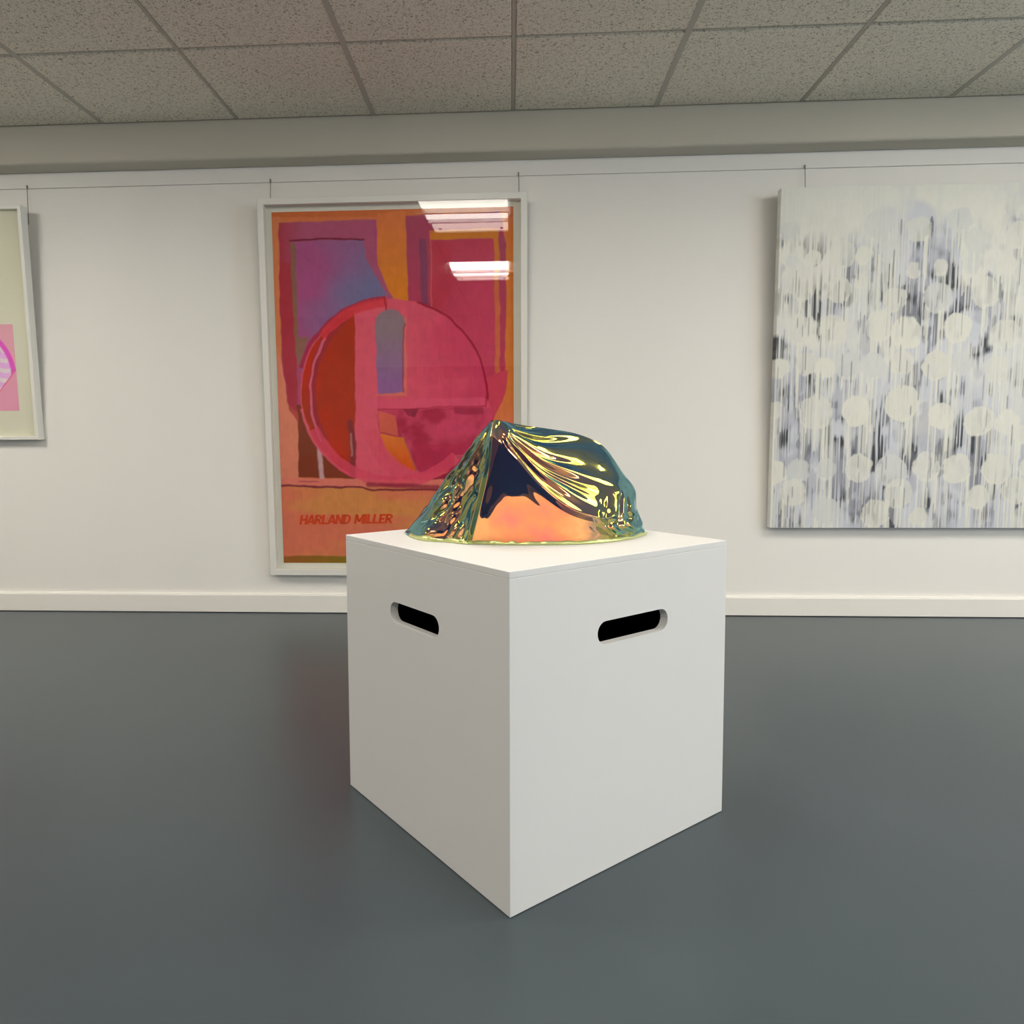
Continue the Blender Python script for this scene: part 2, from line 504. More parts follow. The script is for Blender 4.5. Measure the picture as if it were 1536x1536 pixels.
# ------------------------------------------------------------------ foil sculpture
FOIL = [[[-0.245, 1.66, 0.592], [-0.1914, 1.62, 0.649], [-0.1479, 1.58, 0.7086], [-0.1059, 1.53, 0.7638], [-0.0685, 1.49, 0.8099], [-0.0389, 1.46, 0.8403]],
 [[-0.2085, 1.56, 0.592], [-0.1699, 1.56, 0.6475], [-0.1328, 1.54, 0.7067], [-0.0976, 1.51, 0.7615], [-0.0652, 1.475, 0.8057],
  [-0.0374, 1.455, 0.8401]],
 [[-0.1695, 1.512, 0.592], [-0.1429, 1.52, 0.6458], [-0.1134, 1.51, 0.7044], [-0.085, 1.485, 0.7595], [-0.0606, 1.463, 0.803], [-0.0359, 1.45, 0.84]],
 [[-0.1273, 1.497, 0.592], [-0.1059, 1.497, 0.6468], [-0.084, 1.485, 0.706], [-0.0665, 1.468, 0.7572], [-0.0508, 1.452, 0.8003],
  [-0.0345, 1.446, 0.8399]],
 [[-0.0909, 1.472, 0.592], [-0.0746, 1.455, 0.6512], [-0.0605, 1.447, 0.7084], [-0.048, 1.44, 0.758], [-0.0396, 1.434, 0.8095],
  [-0.0331, 1.444, 0.8412]],
 [[-0.079, 1.48, 0.592], [-0.0644, 1.468, 0.6498], [-0.0502, 1.46, 0.7075], [-0.0403, 1.45, 0.7577], [-0.0344, 1.438, 0.8121],
  [-0.0292, 1.448, 0.8426]],
 [[-0.0416, 1.47, 0.592], [-0.0316, 1.462, 0.6504], [-0.0218, 1.453, 0.716], [-0.0176, 1.448, 0.7629], [-0.0148, 1.443, 0.7922],
  [-0.0175, 1.465, 0.8416]],
 [[-0.0007, 1.466, 0.592], [0.0035, 1.461, 0.6478], [0.0076, 1.452, 0.716], [0.009, 1.448, 0.7495], [0.0116, 1.446, 0.7655], [0.0137, 1.51, 0.8356]],
 [[0.0534, 1.466, 0.592], [0.0546, 1.463, 0.634], [0.0558, 1.457, 0.6752], [0.0569, 1.453, 0.6983], [0.0582, 1.452, 0.7131], [0.071, 1.56, 0.8277]],
 [[0.1144, 1.47, 0.592], [0.1155, 1.468, 0.6171], [0.1165, 1.465, 0.6379], [0.1176, 1.462, 0.6544], [0.1188, 1.461, 0.6667], [0.1411, 1.6, 0.8162]],
 [[0.1773, 1.49, 0.592], [0.1784, 1.489, 0.6076], [0.1809, 1.488, 0.6215], [0.1821, 1.487, 0.6312], [0.1832, 1.486, 0.6423], [0.1928, 1.62, 0.7968]],
 [[0.2308, 1.53, 0.592], [0.2318, 1.528, 0.6025], [0.2327, 1.526, 0.6168], [0.2326, 1.526, 0.6309], [0.2328, 1.528, 0.6462], [0.2222, 1.63, 0.7714]],
 [[0.2764, 1.585, 0.592], [0.2747, 1.584, 0.601], [0.2731, 1.584, 0.6156], [0.2704, 1.586, 0.6328], [0.2681, 1.59, 0.647], [0.2415, 1.65, 0.7409]],
 [[0.3056, 1.65, 0.592], [0.301, 1.65, 0.6046], [0.2948, 1.65, 0.6214], [0.2887, 1.65, 0.638], [0.2834, 1.655, 0.6543], [0.2521, 1.68, 0.7305]],
 [[0.3, 1.74, 0.592], [0.285, 1.7492, 0.622], [0.27, 1.7488, 0.652], [0.255, 1.7388, 0.682], [0.24, 1.7192, 0.712], [0.225, 1.69, 0.742]],
 [[0.22, 1.82, 0.592], [0.213, 1.8112, 0.6306], [0.206, 1.7928, 0.6692], [0.199, 1.7648, 0.7078], [0.192, 1.7272, 0.7464], [0.185, 1.68, 0.785]],
 [[0.1, 1.86, 0.592], [0.104, 1.8372, 0.636], [0.108, 1.8048, 0.68], [0.112, 1.7628, 0.724], [0.116, 1.7112, 0.768], [0.12, 1.65, 0.812]],
 [[-0.02, 1.86, 0.592], [-0.008, 1.8192, 0.6392], [0.004, 1.7688, 0.6864], [0.016, 1.7088, 0.7336], [0.028, 1.6392, 0.7808], [0.04, 1.56, 0.828]],
 [[-0.13, 1.82, 0.592], [-0.106, 1.7752, 0.6412], [-0.082, 1.7208, 0.6904], [-0.058, 1.6568, 0.7396], [-0.034, 1.5832, 0.7888], [-0.01, 1.5, 0.838]],
 [[-0.21, 1.75, 0.592], [-0.175, 1.7132, 0.642], [-0.14, 1.6668, 0.692], [-0.105, 1.6108, 0.742], [-0.07, 1.5452, 0.792], [-0.035, 1.47, 0.842]]]
def foil_mat():
    m = bpy.data.materials.new('iridescent_film'); m.use_nodes = True
    nt = m.node_tree; nt.nodes.clear(); L = nt.links.new
    geo = nt.nodes.new('ShaderNodeNewGeometry')
    dot = nt.nodes.new('ShaderNodeVectorMath'); dot.operation = 'DOT_PRODUCT'
    L(geo.outputs['Normal'], dot.inputs[0]); L(geo.outputs['Incoming'], dot.inputs[1])
    ab = nt.nodes.new('ShaderNodeMath'); ab.operation = 'ABSOLUTE'; L(dot.outputs['Value'], ab.inputs[0])
    r = nt.nodes.new('ShaderNodeValToRGB'); cr = r.color_ramp
    stops = [(0.0, (.7, .85, .85)), (.18, (.22, .42, .34)), (.46, (.17, .29, .22)), (.57, (.33, .33, .040)),
             (.70, (.36, .31, .030)), (.80, (.46, .25, .12)), (.885, (1.0, .46, .14)), (.94, (1.0, .34, .10)), (1.0, (1.0, .23, .14))]
    while len(cr.elements) > 1: cr.elements.remove(cr.elements[0])
    cr.elements[0].position = 0; cr.elements[0].color = (*stops[0][1], 1)
    for p, c in stops[1:]:
        e = cr.elements.new(p); e.color = (*c, 1)
    tc = nt.nodes.new('ShaderNodeTexCoord')
    tn = nt.nodes.new('ShaderNodeTexNoise'); tn.inputs['Scale'].default_value = 16; tn.inputs['Detail'].default_value = 3
    L(tc.outputs['Object'], tn.inputs['Vector'])
    ma = nt.nodes.new('ShaderNodeMath'); ma.operation = 'MULTIPLY_ADD'; ma.inputs[1].default_value = .22; ma.inputs[2].default_value = -.125
    L(tn.outputs['Fac'], ma.inputs[0])                 # film thickness varies a little
    ad = nt.nodes.new('ShaderNodeMath'); ad.operation = 'ADD'; ad.use_clamp = True
    L(ab.outputs[0], ad.inputs[0]); L(ma.outputs[0], ad.inputs[1])
    L(ad.outputs[0], r.inputs['Fac'])
    g = nt.nodes.new('ShaderNodeBsdfAnisotropic') if False else nt.nodes.new('ShaderNodeBsdfGlossy')
    g.inputs['Roughness'].default_value = 0.03
    L(r.outputs['Color'], g.inputs['Color'])
    d = nt.nodes.new('ShaderNodeBsdfDiffuse'); d.inputs['Color'].default_value = (0.008, 0.022, 0.062, 1)
    x = nt.nodes.new('ShaderNodeAddShader')
    o = nt.nodes.new('ShaderNodeOutputMaterial')
    L(d.outputs[0], x.inputs[0]); L(g.outputs[0], x.inputs[1]); L(x.outputs[0], o.inputs[0])
    return m

def catmull_closed(P, n):
    """P (k,...) closed control sequence -> n samples per span"""
    k = len(P); out = []
    for i in range(k):
        p0, p1, p2, p3 = P[(i - 1) % k], P[i], P[(i + 1) % k], P[(i + 2) % k]
        d1, d2 = SHARP.get(i, 1.0), SHARP.get((i + 1) % k, 1.0)
        m1 = (p2 - p0) * 0.5 * d1; m2 = (p3 - p1) * 0.5 * d2
        for s in range(n):
            t = s / n
            h = (2 * t**3 - 3 * t**2 + 1, t**3 - 2 * t**2 + t, -2 * t**3 + 3 * t**2, t**3 - t**2)
            out.append(h[0] * p1 + h[1] * m1 + h[2] * p2 + h[3] * m2)
    return np.array(out)

SHARP = {4: 0.15, 5: 0.3}
def build_foil():
    P = np.array(FOIL)                       # (20, 6, 3)
    NU = 26
    Q = catmull_closed(P, NU)                # (520, 6, 3)
    nu = Q.shape[0]
    # vertical resampling, rows 0..4 wall, 4..5 slope
    rows = []
    NV1, NV2 = 44, 90
    for s in np.linspace(0, 4, NV1, endpoint=False):
        i = int(s); t = s - i
        p0 = Q[:, max(i - 1, 0)]; p1 = Q[:, i]; p2 = Q[:, i + 1]; p3 = Q[:, min(i + 2, 4)]
        rows.append(p1 + 0.5 * t * (p2 - p0 + t * (2 * p0 - 5 * p1 + 4 * p2 - p3 + t * (3 * (p1 - p2) + p3 - p0))))
    for s in np.linspace(0, 1, NV2):
        rows.append(Q[:, 4] * (1 - s) + Q[:, 5] * s)
    V = np.array(rows)                       # (nv, nu, 3)
    nv = V.shape[0]
    uu = (np.arange(nu) / NU)[None, :] * np.ones((nv, 1))     # column coordinate 0..20
    vv = np.concatenate([np.linspace(0, 4, NV1, endpoint=False), 4 + np.linspace(0, 1, NV2)])[:, None] * np.ones((1, nu))
    def normals(V):
        du = np.roll(V, -1, 1) - np.roll(V, 1, 1)
        dv = np.gradient(V, axis=0)
        n = np.cross(du, dv)
        return n / (np.linalg.norm(n, axis=2, keepdims=True) + 1e-9)
    N = normals(V)
    A = np.array((-0.036, 1.448, 0.838))
    dist = np.linalg.norm(V - A, axis=2)
    slope = smooth(vv, 4.0, 4.15)
    front = smooth(uu, 5.6, 6.3) * (1 - smooth(uu, 12.8, 14.0))
    # angle of each slope point about the apex, measured between ridge and crease
    d = V - A
    ang = np.arctan2(-d[..., 2], np.hypot(d[..., 0], d[..., 1]))
    az = np.arctan2(d[..., 1], d[..., 0])
    f1 = np.sin(az * 34 + 2.2 * vnoise(az * 6, dist * 4, 5))
    f2 = np.sin(az * 61 + 1.3 + 3.0 * vnoise(az * 9, dist * 7, 9))
    env = smooth(dist, .02, .10) * (1 - .65 * smooth(dist, .17, .28))
    disp = front * slope * env * (.0030 * f1 + .0014 * f2)
    # convex puff of the slope
    sl = np.clip(vv - 4, 0, 1)
    disp += front * .012 * np.sin(math.pi * sl)
    # pleats bunching down the right corner
    pl = smooth(uu, 9.6, 10.6) * (1 - smooth(uu, 14.2, 15)) * smooth(vv, .3, 1.5) * (1 - smooth(vv, 4.1, 4.4))
    q = vnoise(uu * 2.9 + 1.6 * vnoise(uu * 1.3, vv * .9, 3) + .5 * vv, vv * .55, 11)
    disp += pl * .011 * (np.abs(q * 2 - 1) - .45)
    # crumpled left flank
    lf = (1 - smooth(uu, 3.4, 4.0)) + smooth(uu, 18.6, 19.6)
    x = uu * 1.0; x = np.where(x > 10, x - 20, x)
    c1 = np.abs(vnoise(x * 1.15 + 4 + .4 * vv, vv * .95 - .3 * x, 21) * 2 - 1)
    c2 = np.abs(vnoise(x * 2.6 - .8 * vv, vv * 2.1 + 3, 22) * 2 - 1)
    disp += lf * (.45 + .55 * smooth(uu, .3, 1.6) * (1 - smooth(uu, 18, 19))) * smooth(dist, .02, .12) * (.014 * (c1 - .5) + .008 * (c2 - .5))
    # slight unevenness of the front panel, stronger towards its hem
    pn = smooth(uu, 5.2, 5.8) * (1 - smooth(uu, 11.5, 12.5)) * (1 - smooth(vv, 3.8, 4.1))
    disp += pn * (.0022 * (fbm(uu * .8, vv * .7, 31, 2) - .5) + .0014 * (1 - smooth(vv, .5, 1.8)) * (fbm(uu * 2.4, vv * 1.6, 33, 3) - .5))
    # back
    bk = smooth(uu, 14, 15) * (1 - smooth(uu, 18.6, 19.4))
    disp += bk * .012 * (fbm(uu * 2, vv * 1.2, 41, 3) - .5)
    disp *= smooth(5.0 - vv, 0.0, .04) * .9 + .1
    disp *= smooth(vv, -.1, .25)
    V = V + N * disp[..., None]
    # hem: uneven bottom edge turned in slightly
    V[0, :, 2] = .5915
    V[:, :, 2] = np.maximum(V[:, :, 2], .5905)
    FLOW['bottom'] = V[0].copy()
    co = V.reshape(-1, 3)
    faces = []
    for j in range(nv - 1):
        for i in range(nu):
            i2 = (i + 1) % nu
            faces.append((j * nu + i, j * nu + i2, (j + 1) * nu + i2, (j + 1) * nu + i))
    me = bpy.data.meshes.new('film')
    me.from_pydata(co.tolist(), [], faces)
    bmm = bmesh.new(); bmm.from_mesh(me)
    bmesh.ops.remove_doubles(bmm, verts=bmm.verts[:], dist=1e-5)
    # close ridge seam and underside
    ed = [e for e in bmm.edges if e.is_boundary and min(v.co.z for v in e.verts) < .6]
    if ed:
        bmesh.ops.contextual_create(bmm, geom=ed)
    bmesh.ops.recalc_face_normals(bmm, faces=bmm.faces[:])
    bmm.to_mesh(me); bmm.free()
    me.polygons.foreach_set('use_smooth', [len(p.vertices) == 4 for p in me.polygons])
    return link('film', me, None, [foil_mat()])
foil_root = empty('foil_sculpture', (0.03, 1.66, .5895))
FLOW = {}
foil = build_foil()
def child_at(o, root):
    o.parent = root
    o.matrix_parent_inverse = Matrix.Translation(-Vector(root.location))
child_at(foil, foil_root)
# doubled hem of the film along the front foot
M_HEM = plain('film_hem', (.66, .70, .30), .30, .5, metal=.6)
def build_hem():
    B = FLOW['bottom']                       # (n,3) foot line
    n = len(B); u = np.arange(n) / 26.0
    keep = [i for i in range(n) if .7 <= u[i] <= 13.0]
    d = np.roll(B, -1, 0) - np.roll(B, 1, 0); d /= np.linalg.norm(d, axis=1, keepdims=True)
    out = np.stack([d[:, 1], -d[:, 0], d[:, 2] * 0], -1)
    bmm = bmesh.new(); rows = []
    for i in keep:
        h = .0022 + .0045 * vnoise(np.array(u[i] * 3.1), np.array(2.0), 71) + 0.007 * (1 - float(smooth(np.array(u[i]), 2.6, 4.6))) * vnoise(np.array(u[i] * 2.2), np.array(5.0), 73)
        w = .0015 * (vnoise(np.array(u[i] * 6.0), np.array(1.0), 75) - .5)
        p = B[i]; o = out[i]
        rows.append([bmm.verts.new(Vector((p[0] + o[0] * a, p[1] + o[1] * a, z))) for a, z in
                     ((.0035 + w, .5900), (.0045 + w, .5925), (.0030 + w, .5915 + h * .6), (.0012, .5915 + h), (-.004, .5915 + h * .9), (-.004, .5900))])
    for a, b in zip(rows, rows[1:]):
        for k in range(6):
            bmm.faces.new((a[k], b[k], b[(k + 1) % 6], a[(k + 1) % 6]))
    bmm.faces.new(rows[0]); bmm.faces.new(rows[-1])
    o = bm_obj('hem', bmm, [M_HEM], None, True)
    o['label'] = 'pale yellow-green folded hem'
    return o
child_at(build_hem(), foil_root)
tag(foil_root, 'crumpled iridescent mirror film sculpture shaped like a small tent on the white plinth', 'sculpture')

# ------------------------------------------------------------------ poster
def frame_mesh(bm, x0, x1, z0, z1, w, depth, inner, bev=.0012):
    """four mitred rails, front at y=0; inner = depth of the visible inside lip"""
    def ring(x0, x1, z0, z1, y):
        return [bm.verts.new(p) for p in ((x0, y, z0), (x1, y, z0), (x1, y, z1), (x0, y, z1))]
    R = [ring(x0, x1, z0, z1, depth), ring(x0, x1, z0, z1, bev), ring(x0 + bev, x1 - bev, z0 + bev, z1 - bev, 0),
         ring(x0 + w - bev, x1 - w + bev, z0 + w - bev, z1 - w + bev, 0), ring(x0 + w, x1 - w, z0 + w, z1 - w, bev),
         ring(x0 + w, x1 - w, z0 + w, z1 - w, inner)]
    for a, b in zip(R, R[1:]):
        for k in range(4):
            bm.faces.new((a[k], a[(k + 1) % 4], b[(k + 1) % 4], b[k]))
    for k in range(4):
        bm.faces.new((R[-1][k], R[-1][(k + 1) % 4], R[0][(k + 1) % 4], R[0][k]))

PT = math.atan2(.055, 1.679)
poster = empty('framed_poster', (0, 3.26, .183), (PT, 0, 0))
tag(poster, 'tall white framed abstract poster in orange and crimson hanging behind the plinth', 'framed poster')
PX0, PX1, PZ0, PZ1 = -1.108, .0760, 0, 1.683
bm = bmesh.new(); frame_mesh(bm, PX0, PX1, PZ0, PZ1, .0275, .040, .036)
bm_obj('frame', bm, [M_FRAME], poster)
box_obj('mount_board', (PX0 + .0276, .0325, PZ0 + .0276), (PX1 - .0276, .036, PZ1 - .0276), M_MAT, poster)
box_obj('glass', (PX0 + .0276, .003, PZ0 + .0276), (PX1 - .0276, .005, PZ1 - .0276), M_GLASS, poster)

# artwork in its own drawing units: x 133..1397, y 150..2005 (down)
def poster_art(nx, nz):
    u = np.linspace(0, 1, nx)[None, :]; v = np.linspace(0, 1, nz)[:, None]        # v down
    ax = (133 + 59 * v) * (1 - u) + 1396 * u
    ay = (165 + 1840 * v) * (1 - u) + (142 + 1840 * v) * u
    wob = lambda s, a=9.0, f=55.0: (fbm(ax / f, ay / f, s, 3) - .5) * 2 * a
    x = ax + wob(1, 7); y = ay + wob(2, 7)
    def c(r, g, b):
        l = srgb(r, g, b); return np.array([min(.92, l[0] * 1.75), min(.92, l[1] * 1.85), min(.92, l[2] * 2.1)])
    img = np.ones(x.shape + (3,)) * c(187, 98, 52)
    def lay(mask, col, a=1.0):
        nonlocal img
        m = (mask * a)[..., None]
        col = col if getattr(col, 'ndim', 1) == 3 else np.asarray(col)
        img = img * (1 - m) + col * m
    def poly(pts, col, a=1.0, e=4.0):
        """soft filled polygon (signed distance)"""
        dmin = np.full(x.shape, 1e9); inside = np.zeros(x.shape, bool)
        n = len(pts)
        for i in range(n):
            (x0, y0), (x1, y1) = pts[i], pts[(i + 1) % n]
            dx, dy = x1 - x0, y1 - y0
            t = np.clip(((x - x0) * dx + (y - y0) * dy) / (dx * dx + dy * dy + 1e-9), 0, 1)
            dmin = np.minimum(dmin, np.hypot(x - x0 - t * dx, y - y0 - t * dy))
            cr = ((y0 > y) != (y1 > y)) & (x < (x1 - x0) * (y - y0) / (y1 - y0 + 1e-9) + x0)
            inside ^= cr
        sd = np.where(inside, -dmin, dmin)
        lay(1 - smooth(sd, -e, e), col, a)
    def line(pts, w, col, a=1.0, e=3.0):
        dmin = np.full(x.shape, 1e9)
        for (x0, y0), (x1, y1) in zip(pts, pts[1:]):
            dx, dy = x1 - x0, y1 - y0
            t = np.clip(((x - x0) * dx + (y - y0) * dy) / (dx * dx + dy * dy + 1e-9), 0, 1)
            dmin = np.minimum(dmin, np.hypot(x - x0 - t * dx, y - y0 - t * dy))
        lay(1 - smooth(dmin, w / 2 - e, w / 2 + e), col, a)
    def disc(cx, cy, rx, ry, col, a=1.0, e=.01):
        r = np.hypot((x - cx) / rx, (y - cy) / ry)
        lay(1 - smooth(r, 1 - e, 1 + e), col, a)
    def arc(cx, cy, rx, ry, w, col, a0, a1, a=1.0):
        r = np.hypot((x - cx) / rx, (y - cy) / ry); rm = (rx + ry) / 2
        th = np.degrees(np.arctan2(-(y - cy), x - cx)) % 360
        ok = ((th >= a0) & (th <= a1)) if a0 < a1 else ((th >= a0) | (th <= a1))
        lay((1 - smooth(np.abs(r - 1) * rm, w / 2 - 3, w / 2 + 3)) * ok, col, a)
    def mixc(c0, c1, t):
        t = np.clip(t, 0, 1)[..., None]; return c0 * (1 - t) + c1 * t
    # ground
    poly([(120, 120), (1410, 120), (1410, 190), (120, 190)], c(180, 88, 40))
    poly([(120, 190), (176, 190), (176, 560), (205, 1100), (150, 1100)], c(186, 104, 62))
    poly([(140, 900), (205, 900), (275, 1180), (285, 1560), (150, 1560)], c(203, 108, 82))
    # upper left panel
    poly([(170, 218), (690, 202), (682, 400), (770, 600), (900, 700), (560, 900), (270, 1200), (215, 1140), (180, 900)],
         mixc(c(150, 42, 58), c(152, 66, 92), (x - 180) / 120))
    poly([(172, 420), (250, 420), (270, 1250), (225, 1180), (190, 900)], c(150, 34, 44), .8)
    poly([(236, 312), (618, 300), (632, 400), (745, 580), (560, 640), (360, 800), (290, 1000), (262, 900)],
         mixc(c(146, 64, 104), c(100, 92, 122), smooth(fbm(x / 260, y / 230, 7, 3) * .5 + (x - 250) / 900 + .12 * np.sin(y / 90), .25, .75)))
    poly([(232, 318), (262, 318), (272, 880), (256, 900)], c(118, 84, 52), .85)
    poly([(250, 800), (330, 800), (270, 960)], c(124, 84, 62), .9)
    line([(232, 308), (430, 298), (620, 302)], 9, c(105, 14, 32))
    line([(680, 205), (684, 405), (770, 600)], 7, c(150, 50, 110))
    # orange tongue
    poly([(692, 170), (838, 160), (850, 612), (772, 605), (690, 425)], mixc(c(196, 100, 48), c(188, 104, 22), (y - 200) / 330))
    # right panel
    poly([(840, 185), (1330, 165), (1366, 380), (1366, 960), (1340, 1120), (1250, 1300), (960, 760), (852, 612)], mixc(c(146, 50, 74), c(164, 42, 66), (y - 300) / 700))
    poly([(908, 300), (945, 300), (955, 640), (918, 640)], c(112, 50, 76), .9)
    poly([(966, 258), (1322, 244), (1326, 1010), (1300, 1010), (1296, 300), (968, 304)], mixc(c(180, 102, 28), c(178, 84, 52), (y - 300) / 300))
    poly([(970, 306), (1296, 296), (1300, 1080), (1180, 1000), (972, 720)], mixc(c(160, 44, 62), c(176, 52, 78), fbm(x / 200, y / 260, 12, 3)))
    poly([(972, 320), (1080, 320), (1080, 560), (972, 720)], c(160, 36, 50), .5)
    line([(966, 258), (972, 720)], 6, c(190, 80, 62), .8)
    poly([(1360, 240), (1400, 240), (1400, 1700), (1330, 1700), (1352, 1100)], mixc(c(184, 98, 34), c(196, 98, 60), (y - 1050) / 200))
    # lower wall of colour on the left
    poly([(265, 1150), (420, 1150), (560, 1540), (272, 1540)], c(112, 44, 22))
    line([(378, 1340), (398, 1540)], 24, c(178, 138, 136), .85, 6)
    # outer bowl and big circle
    poly([(1130, 1040), (1366, 960), (1355, 1080), (1290, 1230), (1120, 1420), (980, 1480)], c(176, 52, 68))
    CX, CY, RX, RY = 770, 1088, 488, 486
    disc(CX, CY, RX, RY, mixc(c(198, 72, 86), c(176, 50, 76), smooth((x - 760) / 420 + (fbm(x / 150, y / 170, 15, 3) - .5) * .9, 0, 1)))
    seg = [(570, 662), (572, 1500)] + [(CX - RX * .99 * math.cos(t), CY + RY * .99 * math.sin(t)) for t in np.linspace(1.12, -1.08, 24)]
    poly(seg, mixc(c(176, 34, 6), c(150, 40, 14), smooth(fbm(x / 140, y / 300, 17, 3), .3, .75)))
    arc(CX + 20, CY, 445, 500, 46, c(140, 34, 44), 120, 215, .85)
    arc(CX - 6, CY, RX - 60, RY + 10, 14, c(196, 88, 108), 140, 215, .8)
    arc(CX, CY, RX + 14, RY + 6, 22, c(150, 30, 52), 95, 165, .9)
    arc(CX, CY, RX, RY, 11, c(138, 14, 40), 345, 75)
    arc(CX - 10, CY + 10, RX - 20, RY - 6, 44, c(190, 44, 50), 92, 140, .8)
    arc(CX, CY, RX + 2, RY - 2, 16, c(204, 80, 92), 190, 255, .8)
    poly([(965, 700), (1000, 720), (1180, 1000), (1040, 1010)], c(178, 54, 76), .6)
    line([(545, 1240), (562, 1350), (560, 1530)], 30, c(108, 36, 40), .9, 6)
    line([(548, 1300), (556, 1420)], 10, c(160, 110, 104), .7)
    # e bar and counter
    poly([(580, 1120), (1250, 1105), (1290, 1170), (690, 1172)], c(196, 70, 92), .7)
    cn = [(690, 1174), (1290, 1158)] + [(985 + 300 * math.cos(t), 1190 + 310 * math.sin(t)) for t in np.linspace(.05, math.pi - .05, 20)]
    poly(cn, mixc(c(178, 56, 80), c(150, 36, 56), smooth(fbm(x / 90, y / 80, 19, 3), .35, .7)))
    poly([(820, 1165), (910, 1162), (880, 1210), (850, 1205)], c(120, 34, 48), .8)
    poly([(1085, 1160), (1240, 1155), (1240, 1190), (1090, 1195)], c(140, 36, 54), .8)
    poly([(692, 1180), (780, 1200), (800, 1310), (700, 1290)], c(190, 86, 62), .8)
    poly([(700, 1300), (830, 1320), (890, 1494), (800, 1470), (735, 1410)], mixc(c(196, 100, 40), c(190, 74, 20), (y - 1300) / 150))
    line([(820, 1300), (892, 1490)], 8, c(156, 70, 66))
    poly([(880, 1350), (1290, 1350), (1230, 1440), (1100, 1500), (900, 1500)], c(160, 36, 62), .7)
    arc(985, 1190, 345, 360, 80, c(190, 66, 82), 195, 345, .85)
    arc(CX + 30, CY, RX + 20, RY + 8, 30, c(128, 22, 46), 262, 306, .9)
    line([(1250, 1100), (1256, 1150), (690, 1172)], 7, c(150, 24, 44), .7)
    # arch
    arch = [(690, 1092), (678, 720), (690, 685), (720, 662), (755, 655), (790, 662), (820, 690), (832, 730), (828, 1080)]
    poly([(682, 1100), (845, 1100), (842, 700), (830, 690)], c(200, 96, 76), .8)
    poly(arch, mixc(c(122, 98, 102), c(126, 82, 120), (y - 760) / 280))
    line([(832, 730), (822, 930), (830, 1080)], 7, c(140, 40, 60), .8)
    line([(730, 590), (735, 655)], 6, c(130, 20, 40))
    # shelf line and plain lower field
    poly([(150, 1546), (1400, 1536), (1400, 1586), (150, 1590)], c(202, 100, 84), .95)
    arc(CX, CY - 6, RX - 30, RY - 14, 60, c(190, 58, 78), 205, 315, .75)
    poly([(150, 1588), (1420, 1578), (1420, 1980), (150, 1980)],
         mixc(c(182, 112, 58), c(186, 94, 68), smooth(fbm(x / 500, y / 130, 23, 4), .32, .66)))
    line([(180, 1586), (600, 1586), (660, 1600), (1010, 1594)], 11, c(110, 34, 42))
    line([(280, 1562), (380, 1560)], 6, c(150, 50, 60), .8)
    line([(640, 1570), (1000, 1580)], 26, c(120, 26, 46), .8, 8)
    # brushed top edge of the lower band
    poly([(150, 1968), (1420, 1945), (1420, 2040), (150, 2040)], mixc(c(128, 74, 22), c(112, 94, 6), (x - 250) / 330))
    # brush variation
    bv = 1 + .16 * (fbm(ax / 26, ay / 30, 51, 3) - .5) + .10 * (fbm(ax / 7, ay / 60, 52, 2) - .5)
    img = np.clip(img * bv[..., None], 0, .95)
    return img[::-1]                                   # rows bottom-up

nx, nz = 356, 528
M_PRINT = vcol_mat('poster_print', 0.75, 0.2)
grid_mesh('print', np.linspace(-1.0545, .0165, nx), np.linspace(.052, 1.631, nz), .0320, poster_art(nx, nz), M_PRINT, poster)

# lettering on the print: bold slanted capitals made of strokes, unit height
STROKES = {
 'H': (.72, [((.1, 0), (.1, 1)), ((.62, 0), (.62, 1)), ((.1, .5), (.62, .5))]),
 'A': (.78, [((.06, 0), (.39, 1)), ((.72, 0), (.39, 1)), ((.2, .28), (.58, .28))]),
 'R': (.72, [((.1, 0), (.1, 1)), ((.1, .92), (.52, .92)), ((.56, .86), (.56, .56)), ((.1, .48), (.52, .48)), ((.34, .48), (.62, 0))]),
 'L': (.60, [((.1, 0), (.1, 1)), ((.1, .08), (.56, .08))]),
 'N': (.76, [((.1, 0), (.1, 1)), ((.66, 0), (.66, 1)), ((.1, 1), (.66, 0))]),
 'D': (.74, [((.1, 0), (.1, 1)), ((.1, .92), (.44, .92)), ((.44, .92), (.62, .68)), ((.62, .70), (.62, .30)), ((.62, .32), (.44, .08)), ((.1, .08), (.44, .08))]),
 'M': (.92, [((.1, 0), (.1, 1)), ((.82, 0), (.82, 1)), ((.1, 1), (.46, .2)), ((.82, 1), (.46, .2))]),
 'I': (.32, [((.14, 0), (.14, 1))]),
 'E': (.64, [((.1, 0), (.1, 1)), ((.1, .08), (.58, .08)), ((.1, .5), (.52, .5)), ((.1, .92), (.58, .92))]),
 ' ': (.42, [])}
def lettering(text, x0, x1, z0, h, rise, y):
    tot = sum(STROKES[c][0] for c in text)
    k = (x1 - x0 - .012) / tot
    bm = bmesh.new(); cx = 0
    def P(u, v):
        X = (cx + u) * k
        return (x0 + X + .22 * h * v * .9, y, z0 + h * v + rise * X / (x1 - x0))
    for c in text:
        w, st = STROKES[c]
        for (ax, ay), (bx, by) in st:
            dx, dy = bx - ax, by - ay
            horiz = abs(dy) < .01
            t = .11 if horiz else .125
            q = [(ax, ay - t), (bx, by - t), (bx, by + t), (ax, ay + t)] if horiz else [(ax - t, ay), (ax + t, ay), (bx + t, by), (bx - t, by)]
            q = [(u, min(1, max(0, v))) for u, v in q]
            f = [bm.verts.new(P(u, v)) for u, v in q]
            g = [bm.verts.new(Vector(p.co) + Vector((0, .0004, 0))) for p in f]
            bm.faces.new(f); bm.faces.new(g)
            for i in range(4):
                bm.faces.new((f[i], f[(i + 1) % 4], g[(i + 1) % 4], g[i]))
        cx += w
    return bm_obj('lettering', bm, [M_LETTER], poster)
lt = lettering('HARLAND MILLER', -.974, -.531, .232, .044, .006, .0315)
